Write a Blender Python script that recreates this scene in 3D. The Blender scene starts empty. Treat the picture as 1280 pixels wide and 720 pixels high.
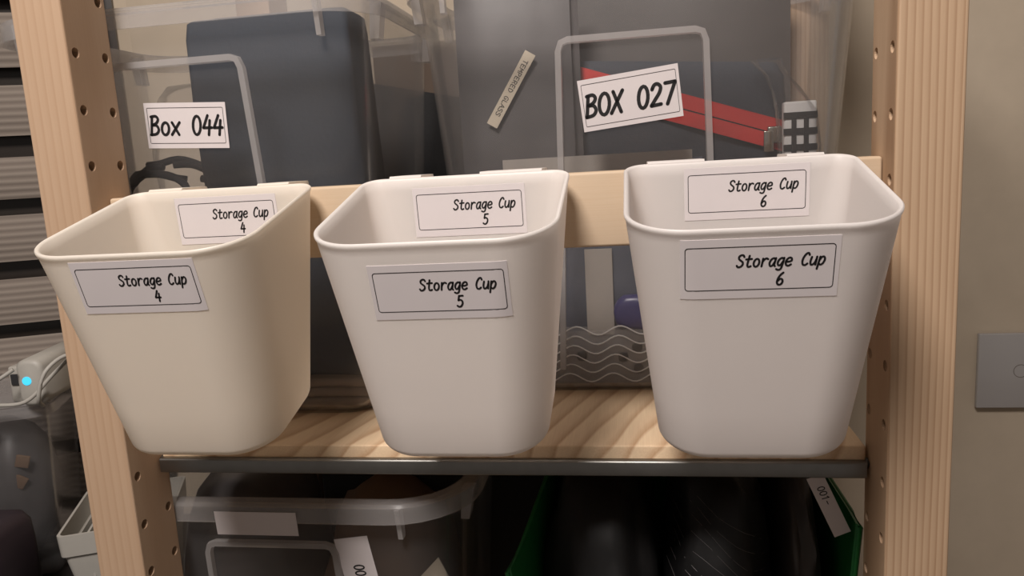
import bpy, bmesh, math, random
from mathutils import Vector, Matrix
random.seed(7)
sc = bpy.context.scene
col = sc.collection
MM = 0.001

# ------------------------------------------------------------------ camera
cam = bpy.data.cameras.new('camera')
cam_ob = bpy.data.objects.new('camera', cam)
col.objects.link(cam_ob)
cam_ob.location = (0.092734, -0.401419, 0.145603)
cam_ob.rotation_euler = (1.4056084, 0.0578220, 0.1542191)
cam.sensor_fit = 'HORIZONTAL'
cam.sensor_width = 36.0
cam.lens = 953.32 / 1280 * 36.0
cam.clip_start = 0.01
cam.clip_end = 50
sc.camera = cam_ob

# ------------------------------------------------------------------ world, lamp, exposure
w = bpy.data.worlds.new('room_ambience')
sc.world = w
w.use_nodes = True
w.node_tree.nodes['Background'].inputs[0].default_value = (1.0, 0.90, 0.83, 1)
w.node_tree.nodes['Background'].inputs[1].default_value = 0.17


def area_lamp(name, loc, target, size, power, colour):
    l = bpy.data.lights.new(name, 'AREA')
    l.shape = 'DISK'
    l.size = size
    l.energy = power
    l.color = colour
    o = bpy.data.objects.new(name, l)
    col.objects.link(o)
    o.location = loc
    o.rotation_euler = (Vector(target) - Vector(loc)).to_track_quat('-Z', 'Y').to_euler()
    return o


area_lamp('ceiling_lamp_light', (-0.12, -0.68, 0.96), (-0.1, -0.35, 0.0), 0.34, 19.6, (1.0, 0.925, 0.875))

vs = sc.view_settings
vs.view_transform = 'Standard'
vs.look = 'None'
vs.gamma = 1.0
vs.use_curve_mapping = False
vs.exposure = 0.0
sc.cycles.transparent_max_bounces = 32
sc.cycles.max_bounces = 10


# ------------------------------------------------------------------ materials
class NT:
    def __init__(s, name):
        s.m = bpy.data.materials.new(name)
        s.m.use_nodes = True
        s.t = s.m.node_tree
        s.b = s.t.nodes['Principled BSDF']
        s.out = s.t.nodes['Material Output']

    def n(s, kind, **kw):
        x = s.t.nodes.new(kind)
        for k, v in kw.items():
            setattr(x, k, v)
        return x

    def l(s, a, b):
        s.t.links.new(a, b)

    def coord(s, scale=(1, 1, 1), rot=(0, 0, 0), loc=(0, 0, 0)):
        c = s.n('ShaderNodeTexCoord')
        mp = s.n('ShaderNodeMapping')
        mp.inputs['Scale'].default_value = scale
        mp.inputs['Rotation'].default_value = rot
        mp.inputs['Location'].default_value = loc
        s.l(c.outputs['Object'], mp.inputs['Vector'])
        return mp.outputs['Vector']

    def noise(s, vec, scale, detail=4, rough=0.55):
        x = s.n('ShaderNodeTexNoise')
        x.inputs['Scale'].default_value = scale
        x.inputs['Detail'].default_value = detail
        x.inputs['Roughness'].default_value = rough
        s.l(vec, x.inputs['Vector'])
        return x.outputs['Fac']

    def ramp(s, fac, stops):
        x = s.n('ShaderNodeValToRGB')
        e = x.color_ramp.elements
        while len(e) < len(stops):
            e.new(0.5)
        for i, (p, c) in enumerate(stops):
            e[i].position = p
            e[i].color = (*c, 1)
        s.l(fac, x.inputs['Fac'])
        return x.outputs['Color']

    def bump(s, h, strength, dist=0.001):
        x = s.n('ShaderNodeBump')
        x.inputs['Strength'].default_value = strength
        x.inputs['Distance'].default_value = dist
        s.l(h, x.inputs['Height'])
        s.l(x.outputs['Normal'], s.b.inputs['Normal'])


def srgb(r, g, b):
    f = lambda c: (c / 255 / 12.92) if c / 255 <= 0.04045 else ((c / 255 + 0.055) / 1.055) ** 2.4
    return (f(r), f(g), f(b))


def plain(name, c, rough=0.5, vary=0.06, nscale=60, metal=0.0, bump=0.0, spec=0.5):
    t = NT(name)
    v = t.coord()
    f = t.noise(v, nscale)
    lo = tuple(max(0, x * (1 - vary)) for x in c)
    hi = tuple(min(1, x * (1 + vary)) for x in c)
    t.l(t.ramp(f, [(0.3, lo), (0.7, hi)]), t.b.inputs['Base Color'])
    t.b.inputs['Roughness'].default_value = rough
    t.b.inputs['Metallic'].default_value = metal
    t.b.inputs['Specular IOR Level'].default_value = spec
    if bump:
        t.bump(f, bump)
    return t.m


def wood(name, centre, period, light, dark, axis='Z', wob=0.004, seed=0.0, contrast=1.0, turn=0.0):
    """growth rings about an axis; centre (mm) gives the pith in the two other directions"""
    t = NT(name)
    ax = {'X': 0, 'Y': 1, 'Z': 2}[axis]
    st = [1.0, 1.0, 1.0]
    st[ax] = 0.10
    vec = t.coord(scale=tuple(st), loc=(seed, seed * 1.7, seed * 0.6))
    n1 = t.noise(vec, 14.0, 2, 0.5)
    sep = t.n('ShaderNodeSeparateXYZ')
    t.l(t.coord(rot=(0, 0, turn)), sep.inputs[0])
    others = [i for i in range(3) if i != ax]

    def math_(op, a, b=None):
        x = t.n('ShaderNodeMath', operation=op)
        for i, q in enumerate((a, b)):
            if q is None:
                continue
            if isinstance(q, (int, float)):
                x.inputs[i].default_value = q
            else:
                t.l(q, x.inputs[i])
        return x.outputs[0]
    d0 = math_('SUBTRACT', sep.outputs[others[0]], centre[0] * MM)
    d1 = math_('SUBTRACT', sep.outputs[others[1]], centre[1] * MM)
    r = math_('SQRT', math_('ADD', math_('MULTIPLY', d0, d0), math_('MULTIPLY', d1, d1)))
    r = math_('ADD', r, math_('MULTIPLY', math_('SUBTRACT', n1, 0.5), wob * 4))
    fr = math_('FRACT', math_('DIVIDE', r, period * MM))
    g = t.ramp(fr, [(0.0, (0.05, 0.05, 0.05)), (0.55, (0.35, 0.35, 0.35)), (0.86, (1, 1, 1)), (1.0, (0.05, 0.05, 0.05))])
    fib = t.noise(t.coord(scale=tuple(0.03 if i == ax else 1.0 for i in range(3))), 900.0, 3, 0.6)
    big = t.noise(t.coord(scale=tuple(0.25 if i == ax else 1.0 for i in range(3)), loc=(seed + 3, 0, 0)), 22.0, 2)
    f = math_('ADD', math_('MULTIPLY', g, 0.62 * contrast), math_('MULTIPLY', math_('SUBTRACT', fib, 0.5), 0.35))
    f = math_('ADD', f, math_('MULTIPLY', math_('SUBTRACT', big, 0.5), 0.5))
    t.l(t.ramp(f, [(0.0, light), (0.85, dark)]), t.b.inputs['Base Color'])
    t.b.inputs['Roughness'].default_value = 0.55
    t.b.inputs['Specular IOR Level'].default_value = 0.3
    t.bump(fib, 0.12, 0.0004)
    return t.m


def clear_plastic(name, haze, tint=(0.97, 0.97, 0.97), haze_col=(0.62, 0.60, 0.60), gloss=0.06, rough=0.18, nscale=25):
    t = NT(name)
    tr = t.n('ShaderNodeBsdfTransparent')
    tr.inputs[0].default_value = (*tint, 1)
    df = t.n('ShaderNodeBsdfDiffuse')
    df.inputs[0].default_value = (*haze_col, 1)
    tl = t.n('ShaderNodeBsdfTranslucent')
    tl.inputs[0].default_value = (*haze_col, 1)
    md = t.n('ShaderNodeMixShader')
    md.inputs[0].default_value = 0.4
    t.l(df.outputs[0], md.inputs[1])
    t.l(tl.outputs[0], md.inputs[2])
    nz = t.noise(t.coord(), nscale, 3)
    mr = t.n('ShaderNodeMapRange')
    mr.inputs['To Min'].default_value = haze * 0.75
    mr.inputs['To Max'].default_value = haze * 1.25
    t.l(nz, mr.inputs['Value'])
    m1 = t.n('ShaderNodeMixShader')
    t.l(mr.outputs[0], m1.inputs[0])
    t.l(tr.outputs[0], m1.inputs[1])
    t.l(md.outputs[0], m1.inputs[2])
    gl = t.n('ShaderNodeBsdfGlossy')
    gl.inputs['Roughness'].default_value = rough
    gl.inputs['Color'].default_value = (0.9, 0.9, 0.9, 1)
    lw = t.n('ShaderNodeFresnel')
    lw.inputs['IOR'].default_value = 1.3
    ml = t.n('ShaderNodeMath', operation='MULTIPLY')
    ml.inputs[1].default_value = gloss * 12
    t.l(lw.outputs[0], ml.inputs[0])
    cl = t.n('ShaderNodeMath', operation='MINIMUM')
    cl.inputs[1].default_value = 0.5
    t.l(ml.outputs[0], cl.inputs[0])
    m2 = t.n('ShaderNodeMixShader')
    t.l(cl.outputs[0], m2.inputs[0])
    t.l(m1.outputs[0], m2.inputs[1])
    t.l(gl.outputs[0], m2.inputs[2])
    t.l(m2.outputs[0], t.out.inputs['Surface'])
    return t.m


M = {}
M['wall'] = plain('beige_wall_paint', srgb(196, 181, 161), 0.85, 0.03, 35, bump=0.05, spec=0.2)
M['ceiling'] = plain('white_ceiling_paint', srgb(225, 220, 210), 0.9, 0.02, 20)
M['floor'] = plain('brown_floor', srgb(120, 100, 80), 0.6, 0.1, 8)


def cup_plastic(name, c):
    t = NT(name)
    f = t.noise(t.coord(), 30)
    cc = t.ramp(f, [(0.3, tuple(x * 0.99 for x in c)), (0.7, c)])
    t.l(cc, t.b.inputs['Base Color'])
    t.b.inputs['Roughness'].default_value = 0.42
    tl = t.n('ShaderNodeBsdfTranslucent')
    t.l(cc, tl.inputs[0])
    mx = t.n('ShaderNodeMixShader')
    mx.inputs[0].default_value = 0.42
    t.l(t.b.outputs[0], mx.inputs[1])
    t.l(tl.outputs[0], mx.inputs[2])
    t.l(mx.outputs[0], t.out.inputs['Surface'])
    return t.m


M['cup4'] = cup_plastic('white_plastic_warm_lit', srgb(246, 239, 229))  # same white cups
M['cup5'] = cup_plastic('white_plastic_mid_lit', srgb(246, 241, 237))
M['cup6'] = cup_plastic('white_plastic_cool_lit', srgb(241, 236, 233))
M['paper'] = plain('label_paper', srgb(214, 206, 206), 0.6, 0.01, 80)
M['ink'] = plain('black_ink', srgb(22, 20, 22), 0.6, 0.05, 80)
M['grey_ink'] = plain('grey_ink', srgb(120, 115, 115), 0.6, 0.05, 80)
M['post_r'] = wood('pine_straight_grain', (-1400, 0), 3.6, srgb(186, 158, 130), srgb(150, 118, 90), 'Z', 0.0030, 1.0)
M['post_l'] = wood('pine_pale_grain', (-1500, 40), 5.6, srgb(184, 156, 130), srgb(164, 132, 104), 'Z', 0.0024, 4.0, 0.6)
M['bar'] = wood('pine_bar_grain', (700, 100), 6.5, srgb(196, 175, 150), srgb(174, 143, 109), 'X', 0.003, 6.0, 0.8)
M['shelf'] = wood('pine_cathedral_grain', (-420, 300), 13.0, srgb(236, 210, 176), srgb(176, 132, 94), 'Y', 0.010, 9.0, 0.9, 0.30)
M['hole'] = plain('drilled_pine', srgb(150, 110, 70), 0.8, 0.1, 200)
M['zinc'] = plain('zinc_plated_steel', srgb(136, 134, 130), 0.38, 0.05, 120, metal=1.0)
M['clear'] = clear_plastic('clear_polypropylene', 0.065)
M['clear_thick'] = clear_plastic('clear_polypropylene_thick', 0.40, haze_col=(0.72, 0.69, 0.68), rough=0.25)
M['clear_rim'] = clear_plastic('clear_polypropylene_rim', 0.24, haze_col=(0.72, 0.69, 0.68), gloss=0.09, rough=0.15)
M['bag_film'] = clear_plastic('clear_bag_film', 0.045, gloss=0.05, rough=0.12)
M['slate'] = plain('slate_blue_fabric', srgb(40, 47, 57), 0.85, 0.10, 300, bump=0.2)
M['black'] = plain('black_fabric', srgb(22, 21, 22), 0.8, 0.15, 300, bump=0.2)
M['black_gloss'] = plain('black_plastic_film', srgb(15, 14, 15), 0.6, 0.2, 40, bump=0.25)
M['navy'] = plain('navy_fabric', srgb(46, 50, 58), 0.8, 0.1, 400, bump=0.25)
M['red'] = plain('red_zip_tape', srgb(190, 44, 38), 0.7, 0.06, 500, bump=0.2)
M['chrome'] = plain('polished_metal', srgb(200, 195, 185), 0.2, 0.03, 50, metal=1.0)
M['greybag'] = plain('grey_shielding_film', srgb(86, 82, 82), 0.4, 0.12, 40)
M['darkgrey'] = plain('dark_brown_grey_film', srgb(66, 60, 57), 0.5, 0.1, 40)
M['bluegrey'] = plain('blue_grey_film', srgb(84, 88, 100), 0.3, 0.2, 45, bump=0.3)
M['purple'] = plain('purple_rubber', srgb(62, 58, 110), 0.3, 0.08, 60)
M['white'] = plain('white_plastic', srgb(225, 222, 220), 0.45, 0.02, 60)
M['greytray'] = plain('grey_white_plastic', srgb(178, 174, 166), 0.5, 0.03, 60)
M['card'] = plain('grey_card', srgb(172, 164, 156), 0.7, 0.04, 60)
M['beige_paper'] = plain('beige_paper', srgb(205, 192, 172), 0.8, 0.05, 60)
M['green'] = plain('green_woven_plastic', srgb(16, 92, 40), 0.5, 0.12, 200, bump=0.2)
M['blind'] = None
M['dark_glass'] = plain('night_window_glass', srgb(52, 46, 42), 0.25, 0.1, 10)
M['purple_black'] = plain('dark_plum_plastic', srgb(44, 34, 40), 0.5, 0.1, 60)
M['switch_glass'] = plain('grey_glass_panel', srgb(172, 168, 166), 0.12, 0.01, 20)
M['switch_edge'] = plain('grey_glass_edge', srgb(120, 114, 106), 0.2, 0.03, 20)
M['table'] = plain('dark_table_top', srgb(40, 36, 36), 0.5, 0.1, 30)
M['dark_bit'] = plain('dark_grey_rubber', srgb(52, 52, 54), 0.5, 0.1, 60)
M['cloth_brown'] = plain('brown_grey_cloth', srgb(128, 112, 98), 0.9, 0.08, 200, bump=0.2)
M['dark_brown'] = plain('shaded_wall_brown', srgb(78, 64, 53), 0.8, 0.06, 30)  # wall shade put into this brown, for the panel between the boxes
M['brown'] = plain('brown_cardboard', srgb(118, 92, 70), 0.8, 0.08, 40)
t = NT('ribbed_grey_blind_fabric')
wv = t.n('ShaderNodeTexWave', bands_direction='Z')
wv.inputs['Scale'].default_value = 38.0
wv.inputs['Distortion'].default_value = 1.2
wv.inputs['Detail'].default_value = 2
t.l(t.coord(scale=(0.15, 1, 1)), wv.inputs['Vector'])
t.l(t.ramp(wv.outputs['Fac'], [(0.1, srgb(132, 121, 112)), (0.9, srgb(150, 139, 129))]), t.b.inputs['Base Color'])
t.b.inputs['Roughness'].default_value = 0.9
t.bump(wv.outputs['Fac'], 0.4, 0.002)
M['blind'] = t.m
t = NT('blue_led')
t.b.inputs['Base Color'].default_value = (0.05, 0.5, 0.8, 1)
t.b.inputs['Emission Color'].default_value = (0.06, 0.62, 0.95, 1)
t.b.inputs['Emission Strength'].default_value = 0.8
M['led'] = t.m


# ------------------------------------------------------------------ mesh helpers (millimetres in, metres out)
class MB:
    def __init__(s):
        s.v = []
        s.f = []

    def add(s, vs, fs):
        o = len(s.v)
        s.v += [tuple(p) for p in vs]
        s.f += [tuple(i + o for i in f) for f in fs]
        return s

    def box(s, x0, x1, y0, y1, z0, z1, bev=0.0):
        if bev <= 0:
            return s.add([(x, y, z) for x in (x0, x1) for y in (y0, y1) for z in (z0, z1)],
                         [(0, 1, 3, 2), (4, 6, 7, 5), (0, 4, 5, 1), (2, 3, 7, 6), (0, 2, 6, 4), (1, 5, 7, 3)])
        bm = bmesh.new()
        bmesh.ops.create_cube(bm, size=1.0)
        for v in bm.verts:
            v.co = Vector(((x0 + x1) / 2 + v.co.x * (x1 - x0), (y0 + y1) / 2 + v.co.y * (y1 - y0), (z0 + z1) / 2 + v.co.z * (z1 - z0)))
        bmesh.ops.bevel(bm, geom=list(bm.edges), offset=bev, segments=3, profile=0.5, affect='EDGES')
        s.add([v.co[:] for v in bm.verts], [[v.index for v in f.verts] for f in bm.faces])
        bm.free()
        return s

    def loft(s, rings, cap0=True, cap1=True):
        n = len(rings[0])
        o = len(s.v)
        for r in rings:
            s.v += [tuple(p) for p in r]
        for k in range(len(rings) - 1):
            for i in range(n):
                j = (i + 1) % n
                s.f.append((o + k * n + i, o + k * n + j, o + (k + 1) * n + j, o + (k + 1) * n + i))
        if cap0:
            s.f.append(tuple(o + i for i in reversed(range(n))))
        if cap1:
            s.f.append(tuple(o + (len(rings) - 1) * n + i for i in range(n)))
        return s

    def tube(s, pts, r, seg=8, closed=False):
        P = [Vector(p) for p in pts]
        rings = []
        n = len(P)
        up = Vector((0.13, 0.31, 0.94))
        for i, p in enumerate(P):
            if closed:
                d = (P[(i + 1) % n] - P[i - 1]).normalized()
            else:
                d = (P[min(i + 1, n - 1)] - P[max(i - 1, 0)]).normalized()
            a = d.cross(up)
            if a.length < 1e-4:
                a = d.cross(Vector((1, 0, 0)))
            a.normalize()
            b = d.cross(a).normalized()
            rr = r[i] if isinstance(r, (list, tuple)) else r
            rings.append([p + (a * math.cos(2 * math.pi * k / seg) + b * math.sin(2 * math.pi * k / seg)) * rr for k in range(seg)])
        if closed:
            rings.append(rings[0])
            return s.loft(rings, False, False)
        return s.loft(rings)

    def build(s, name, mat, parent=None, smooth=None, loc=None, rotz=0.0):
        me = bpy.data.meshes.new(name)
        me.from_pydata([(x * MM, y * MM, z * MM) for x, y, z in s.v], [], s.f)
        bm = bmesh.new()
        bm.from_mesh(me)
        bmesh.ops.recalc_face_normals(bm, faces=list(bm.faces))
        bm.to_mesh(me)
        bm.free()
        me.materials.append(M[mat] if isinstance(mat, str) else mat)
        if smooth is not None:
            me.polygons.foreach_set('use_smooth', [True] * len(me.polygons))
            me.set_sharp_from_angle(angle=math.radians(smooth))
        o = bpy.data.objects.new(name, me)
        col.objects.link(o)
        if loc:
            o.location = [c * MM for c in loc]
            o.rotation_euler = (0, 0, rotz)
        if parent:
            o.parent = parent
        return o


def tag(o, label, cat, group=None):
    o['label'] = label
    o['category'] = cat
    if group:
        o['group'] = group
    return o


def thing(name, label, cat, loc=(0, 0, 0), rot=(0, 0, 0), group=None):
    o = bpy.data.objects.new(name, None)
    col.objects.link(o)
    o.location = [c * MM for c in loc]
    o.rotation_euler = rot
    o.empty_display_size = 0.02
    return tag(o, label, cat, group)


def struct(o):
    o['kind'] = 'structure'
    return o


def rrect(W, y0, y1, rb, rf, n=10):
    o = []
    for cx, cy, r, a0 in ((W / 2 - rb, y1 - rb, rb, 0), (-W / 2 + rb, y1 - rb, rb, 90), (-W / 2 + rf, y0 + rf, rf, 180), (W / 2 - rf, y0 + rf, rf, 270)):
        for k in range(n):
            a = math.radians(a0 + 90 * k / (n - 1))
            o.append((cx + r * math.cos(a), cy + r * math.sin(a)))
    return o


def smooth_pts(pts, closed=False, sub=6):
    P = [Vector(p) for p in pts]
    n = len(P)
    out = []
    rng = range(n) if closed else range(n - 1)
    for i in rng:
        if closed:
            a, b, c, d = P[i - 1], P[i], P[(i + 1) % n], P[(i + 2) % n]
        else:
            a, b, c, d = P[max(i - 1, 0)], P[i], P[i + 1], P[min(i + 2, n - 1)]
        for k in range(sub):
            u = k / sub
            out.append(0.5 * ((2 * b) + (c - a) * u + (2 * a - 5 * b + 4 * c - d) * u * u + (3 * b - a - 3 * c + d) * u ** 3))
    if not closed:
        out.append(P[-1])
    return out


def lumpy(mb, c, r, seed, sub=3, amp=0.18, freq=2.2):
    from mathutils import noise
    bm = bmesh.new()
    bmesh.ops.create_icosphere(bm, subdivisions=sub, radius=1.0)
    off = Vector((seed * 3.1, seed * 1.7, seed * 5.3))
    for v in bm.verts:
        p = v.co.copy()
        q = Vector([math.copysign(abs(a) ** 0.75, a) for a in p])
        k = 1 + amp * noise.noise(p * freq + off) * 1.6 + amp * 0.7 * abs(noise.noise(p * freq * 2.7 + off))
        q = q * k
        v.co = Vector((c[0] + q.x * r[0], c[1] + q.y * r[1], c[2] + q.z * r[2]))
    mb.add([v.co[:] for v in bm.verts], [[v.index for v in f.verts] for f in bm.faces])
    bm.free()
    return mb


# ------------------------------------------------------------------ handwriting-style lettering (single strokes)
def oval(cx, cy, rx, ry, n=18):
    return ('o', [(cx + rx * math.sin(2 * math.pi * k / n), cy + ry * math.cos(2 * math.pi * k / n)) for k in range(n)])


GL = {
    'S': [('c', [(.42, .84), (.34, .97), (.2, .98), (.08, .86), (.1, .68), (.24, .54), (.38, .4), (.4, .2), (.28, .04), (.12, .02), (.03, .14)])],
    't': [('c', [(.23, .92), (.2, .5), (.19, .2), (.24, .04), (.34, .02), (.43, .07)]), ('l', [(.04, .63), (.42, .66)])],
    'o': [oval(.24, .33, .18, .32)],
    'r': [('l', [(.1, .65), (.09, .02)]), ('c', [(.09, .36), (.18, .56), (.31, .66), (.43, .6)])],
    'a': [('c', [(.39, .58), (.27, .66), (.12, .54), (.05, .28), (.12, .04), (.26, .06), (.38, .36)]), ('c', [(.41, .66), (.38, .3), (.38, .1), (.44, .01)])],
    'g': [('c', [(.39, .58), (.27, .66), (.12, .54), (.05, .3), (.12, .08), (.26, .1), (.38, .36)]), ('c', [(.41, .66), (.39, .2), (.34, -.2), (.2, -.31), (.04, -.24)])],
    'e': [('c', [(.07, .33), (.26, .34), (.4, .42), (.37, .6), (.24, .66), (.1, .54), (.04, .3), (.11, .07), (.26, .01), (.41, .11)])],
    'C': [('c', [(.43, .82), (.36, .97), (.22, .93), (.09, .66), (.05, .35), (.12, .08), (.27, .01), (.41, .13)])],
    'u': [('c', [(.08, .65), (.05, .3), (.11, .05), (.23, .04), (.35, .2), (.4, .44)]), ('l', [(.41, .66), (.41, .02)])],
    'p': [('l', [(.09, .65), (.04, -.32)]), ('c', [(.08, .38), (.19, .61), (.33, .64), (.42, .44), (.36, .14), (.22, .01), (.07, .1)])],
    '4': [('l', [(.25, .99), (.04, .36), (.46, .37)]), ('l', [(.36, .74), (.31, .0)])],
    '5': [('l', [(.43, .98), (.15, .97), (.1, .58)]), ('c', [(.1, .57), (.24, .62), (.38, .5), (.4, .26), (.28, .04), (.13, .01), (.02, .1)])],
    '6': [('c', [(.37, .98), (.21, .8), (.09, .52), (.06, .2), (.16, .02), (.32, .04), (.41, .22), (.37, .42), (.23, .48), (.09, .32)])],
    'B': [('l', [(.1, .96), (.06, .02)]), ('c', [(.04, .95), (.28, .98), (.4, .82), (.31, .62), (.1, .52)]), ('c', [(.1, .52), (.32, .5), (.43, .28), (.32, .07), (.04, .02)])],
    'x': [('l', [(.05, .65), (.4, .02)]), ('l', [(.43, .65), (.04, .02)])],
    'X': [('l', [(.07, .97), (.41, .02)]), ('l', [(.45, .97), (.01, .02)])],
    'O': [oval(.24, .49, .21, .48)],
    '0': [oval(.24, .49, .19, .48)],
    '1': [('l', [(.1, .78), (.26, .97), (.24, .02)])],
    '2': [('c', [(.06, .76), (.14, .94), (.28, .97), (.4, .82), (.36, .58), (.2, .3), (.05, .05)]), ('l', [(.05, .04), (.44, .06)])],
    '7': [('l', [(.05, .95), (.45, .96), (.17, .02)])],
    '-': [('l', [(.08, .45), (.4, .45)])],
    'T': [('l', [(.02, .96), (.46, .96)]), ('l', [(.24, .96), (.24, .02)])],
    'E': [('l', [(.42, .96), (.08, .96), (.08, .02), (.42, .02)]), ('l', [(.08, .5), (.36, .5)])],
    'M': [('l', [(.03, .02), (.08, .96), (.24, .4), (.4, .96), (.45, .02)])],
    'P': [('l', [(.08, .02), (.08, .96)]), ('c', [(.08, .96), (.32, .95), (.42, .74), (.3, .5), (.08, .45)])],
    'R': [('l', [(.08, .02), (.08, .96)]), ('c', [(.08, .96), (.32, .95), (.42, .74), (.3, .5), (.08, .45)]), ('l', [(.2, .46), (.44, .02)])],
    'D': [('l', [(.08, .02), (.08, .96)]), ('c', [(.08, .96), (.28, .92), (.43, .6), (.4, .26), (.26, .05), (.08, .02)])],
    'G': [('c', [(.42, .84), (.3, .97), (.12, .8), (.05, .4), (.14, .06), (.3, .02), (.42, .2), (.42, .42)]), ('l', [(.26, .42), (.44, .42)])],
    'L': [('l', [(.08, .96), (.08, .02), (.42, .02)])],
    'A': [('l', [(.02, .02), (.24, .97), (.46, .02)]), ('l', [(.1, .36), (.38, .36)])],
}


def ribbon(mb, pts, hw, closed, fn, off):
    """flat ink stroke in label coordinates, mapped to the surface by fn(x, y, off)"""
    n = len(pts)
    L, Rr = [], []
    for i in range(n):
        if closed:
            d = pts[(i + 1) % n] - pts[i - 1]
        else:
            d = pts[min(i + 1, n - 1)] - pts[max(i - 1, 0)]
        if d.length < 1e-9:
            d = Vector((1, 0))
        d.normalize()
        nn = Vector((-d.y, d.x)) * hw
        L.append(pts[i] + nn)
        Rr.append(pts[i] - nn)
    o = len(mb.v)
    for a, b in zip(L, Rr):
        mb.v.append(tuple(fn(a.x, a.y, off)))
        mb.v.append(tuple(fn(b.x, b.y, off)))
    for i in range(n if closed else n - 1):
        j = (i + 1) % n
        mb.f.append((o + 2 * i, o + 2 * i + 1, o + 2 * j + 1, o + 2 * j))


def dot(mb, p, r, fn, off, n=10):
    o = len(mb.v)
    for k in range(n):
        a = 2 * math.pi * k / n
        mb.v.append(tuple(fn(p.x + r * math.cos(a), p.y + r * math.sin(a), off)))
    mb.f.append(tuple(o + k for k in range(n)))


def write(mb, text, x, y, h, adv, hw, slant, fn, off):
    """text with its baseline at y (y up), left end x, cap height h"""
    for ch in text:
        for kind, pts in GL.get(ch, []):
            P = [Vector((x + (px + slant * py) * h * adv / 0.53 if False else x + px * h * (adv / 0.53) + slant * py * h, y + py * h)) for px, py in pts]
            if kind == 'l':
                for a, b in zip(P[:-1], P[1:]):
                    ribbon(mb, [a, b], hw, False, fn, off)
                for p in P:
                    dot(mb, p, hw, fn, off)
            elif kind == 'o':
                ribbon(mb, P, hw, True, fn, off)
            else:
                Q = [q for q in smooth_pts(P, False, 5)]
                ribbon(mb, Q, hw, False, fn, off)
                dot(mb, Q[0], hw, fn, off)
                dot(mb, Q[-1], hw, fn, off)
        x += adv * h


def rr_outline(x0, x1, y0, y1, r, n=6):
    o = []
    for cx, cy, a0 in ((x1 - r, y1 - r, 0), (x0 + r, y1 - r, 90), (x0 + r, y0 + r, 180), (x1 - r, y0 + r, 270)):
        for k in range(n):
            a = math.radians(a0 + 90 * k / (n - 1))
            o.append(Vector((cx + r * math.cos(a), cy + r * math.sin(a))))
    # subdivide the long straight runs so the line follows a curved surface
    out = []
    m = len(o)
    for i in range(m):
        a, b = o[i], o[(i + 1) % m]
        k = max(1, int((b - a).length / 3))
        out += [a.lerp(b, j / k) for j in range(k)]
    return out


def paper(mb, x0, x1, y0, y1, fn, thick, nx=24, ny=6):
    for off in (0.02, thick):
        o = len(mb.v)
        for j in range(ny + 1):
            for i in range(nx + 1):
                mb.v.append(tuple(fn(x0 + (x1 - x0) * i / nx, y0 + (y1 - y0) * j / ny, off)))
        for j in range(ny):
            for i in range(nx):
                a = o + j * (nx + 1) + i
                mb.f.append((a, a + 1, a + nx + 2, a + nx + 1))
    # close the sheet's edge
    n = (nx + 1) * (ny + 1)
    o = len(mb.v) - 2 * n
    loop = [i for i in range(nx + 1)] + [(j + 1) * (nx + 1) - 1 for j in range(1, ny + 1)]
    loop += [ny * (nx + 1) + i for i in range(nx - 1, -1, -1)] + [j * (nx + 1) for j in range(ny - 1, 0, -1)]
    for a, b in zip(loop, loop[1:] + loop[:1]):
        mb.f.append((o + a, o + b, o + n + b, o + n + a))
    return mb


# ------------------------------------------------------------------ the room
FL = -1350
CE = 1180
struct(MB().box(-3000, 3000, -3000, 900, FL - 30, FL).build('floor', 'floor'))
struct(MB().box(-3000, 3000, -3000, 900, CE, CE + 30).build('ceiling', 'ceiling'))
struct(MB().box(-560, 3000, 505, 545, FL, CE).build('wall_back', 'wall'))
TH = math.radians(24)
wl = struct(MB().box(-2600, 30, 0, 40, FL, CE).build('wall_left', 'wall', loc=(-520, 505, 0), rotz=TH))
win = struct(MB().box(-1500, -15, -7, 2, -560, 900).build('window_1', 'dark_glass', loc=(-520, 505, 0), rotz=TH))

# day-and-night roller blind: separate fabric bands over the dark pane
bl = thing('roller_blind', 'grey striped roller blind hanging over the dark window at far left', 'blind', (-520, 505, 0), (0, 0, TH))
gaps = [(350.5, 366), (268, 288.5), (184.5, 209.5), (115.7, 135), (38.5, 60), (-34, -17)]
gaps = [(433, 455), (516, 538), (600, 622)][::-1] + gaps + [(-113, -94), (-192, -173), (-271, -252), (-350, -331)]
band_me = {}
for (lo_hi, nxt) in zip(gaps[:-1], gaps[1:]):
    top, bot = lo_hi[0], nxt[1]
    hgt = top - bot
    mb = MB()
    rings = []
    for x in (-1480, -1000, -500, -25):
        rings.append([(x, -26, -hgt / 2), (x, -29, -hgt / 4), (x, -30, 0), (x, -29, hgt / 4), (x, -26, hgt / 2), (x, -24, hgt / 2), (x, -27.5, 0), (x, -24, -hgt / 2)])
    o = mb.loft(rings).build('fabric_band', 'blind', bl, smooth=40)
    o.location = (0, 0, (top + bot) / 2 * MM)
for x in (-1470, -36):
    MB().tube([(x, -22, -345), (x, -22, 640)], 0.7, 6).build('cord', 'card', bl)

# glass touch switch
sw = thing('light_switch', 'square grey glass touch switch on the beige wall', 'switch', (512, 505, -117.5))
MB().box(-42, 42, -3, 0, -42, 42, 0.6).build('base', 'switch_edge', sw)
MB().box(-44, 44, -9, -3, -43, 43, 1.2).build('glass_panel', 'switch_glass', sw, smooth=30)
mb = MB()
ring = [[(r * math.cos(2 * math.pi * k / 32), y, r * math.sin(2 * math.pi * k / 32)) for r, y in ((7.6, -9.05), (7.6, -9.2), (6.9, -9.2), (6.9, -9.05))] for k in range(32)]
mb.loft(ring + ring[:1], False, False).build('touch_ring', 'switch_edge', sw)


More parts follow.
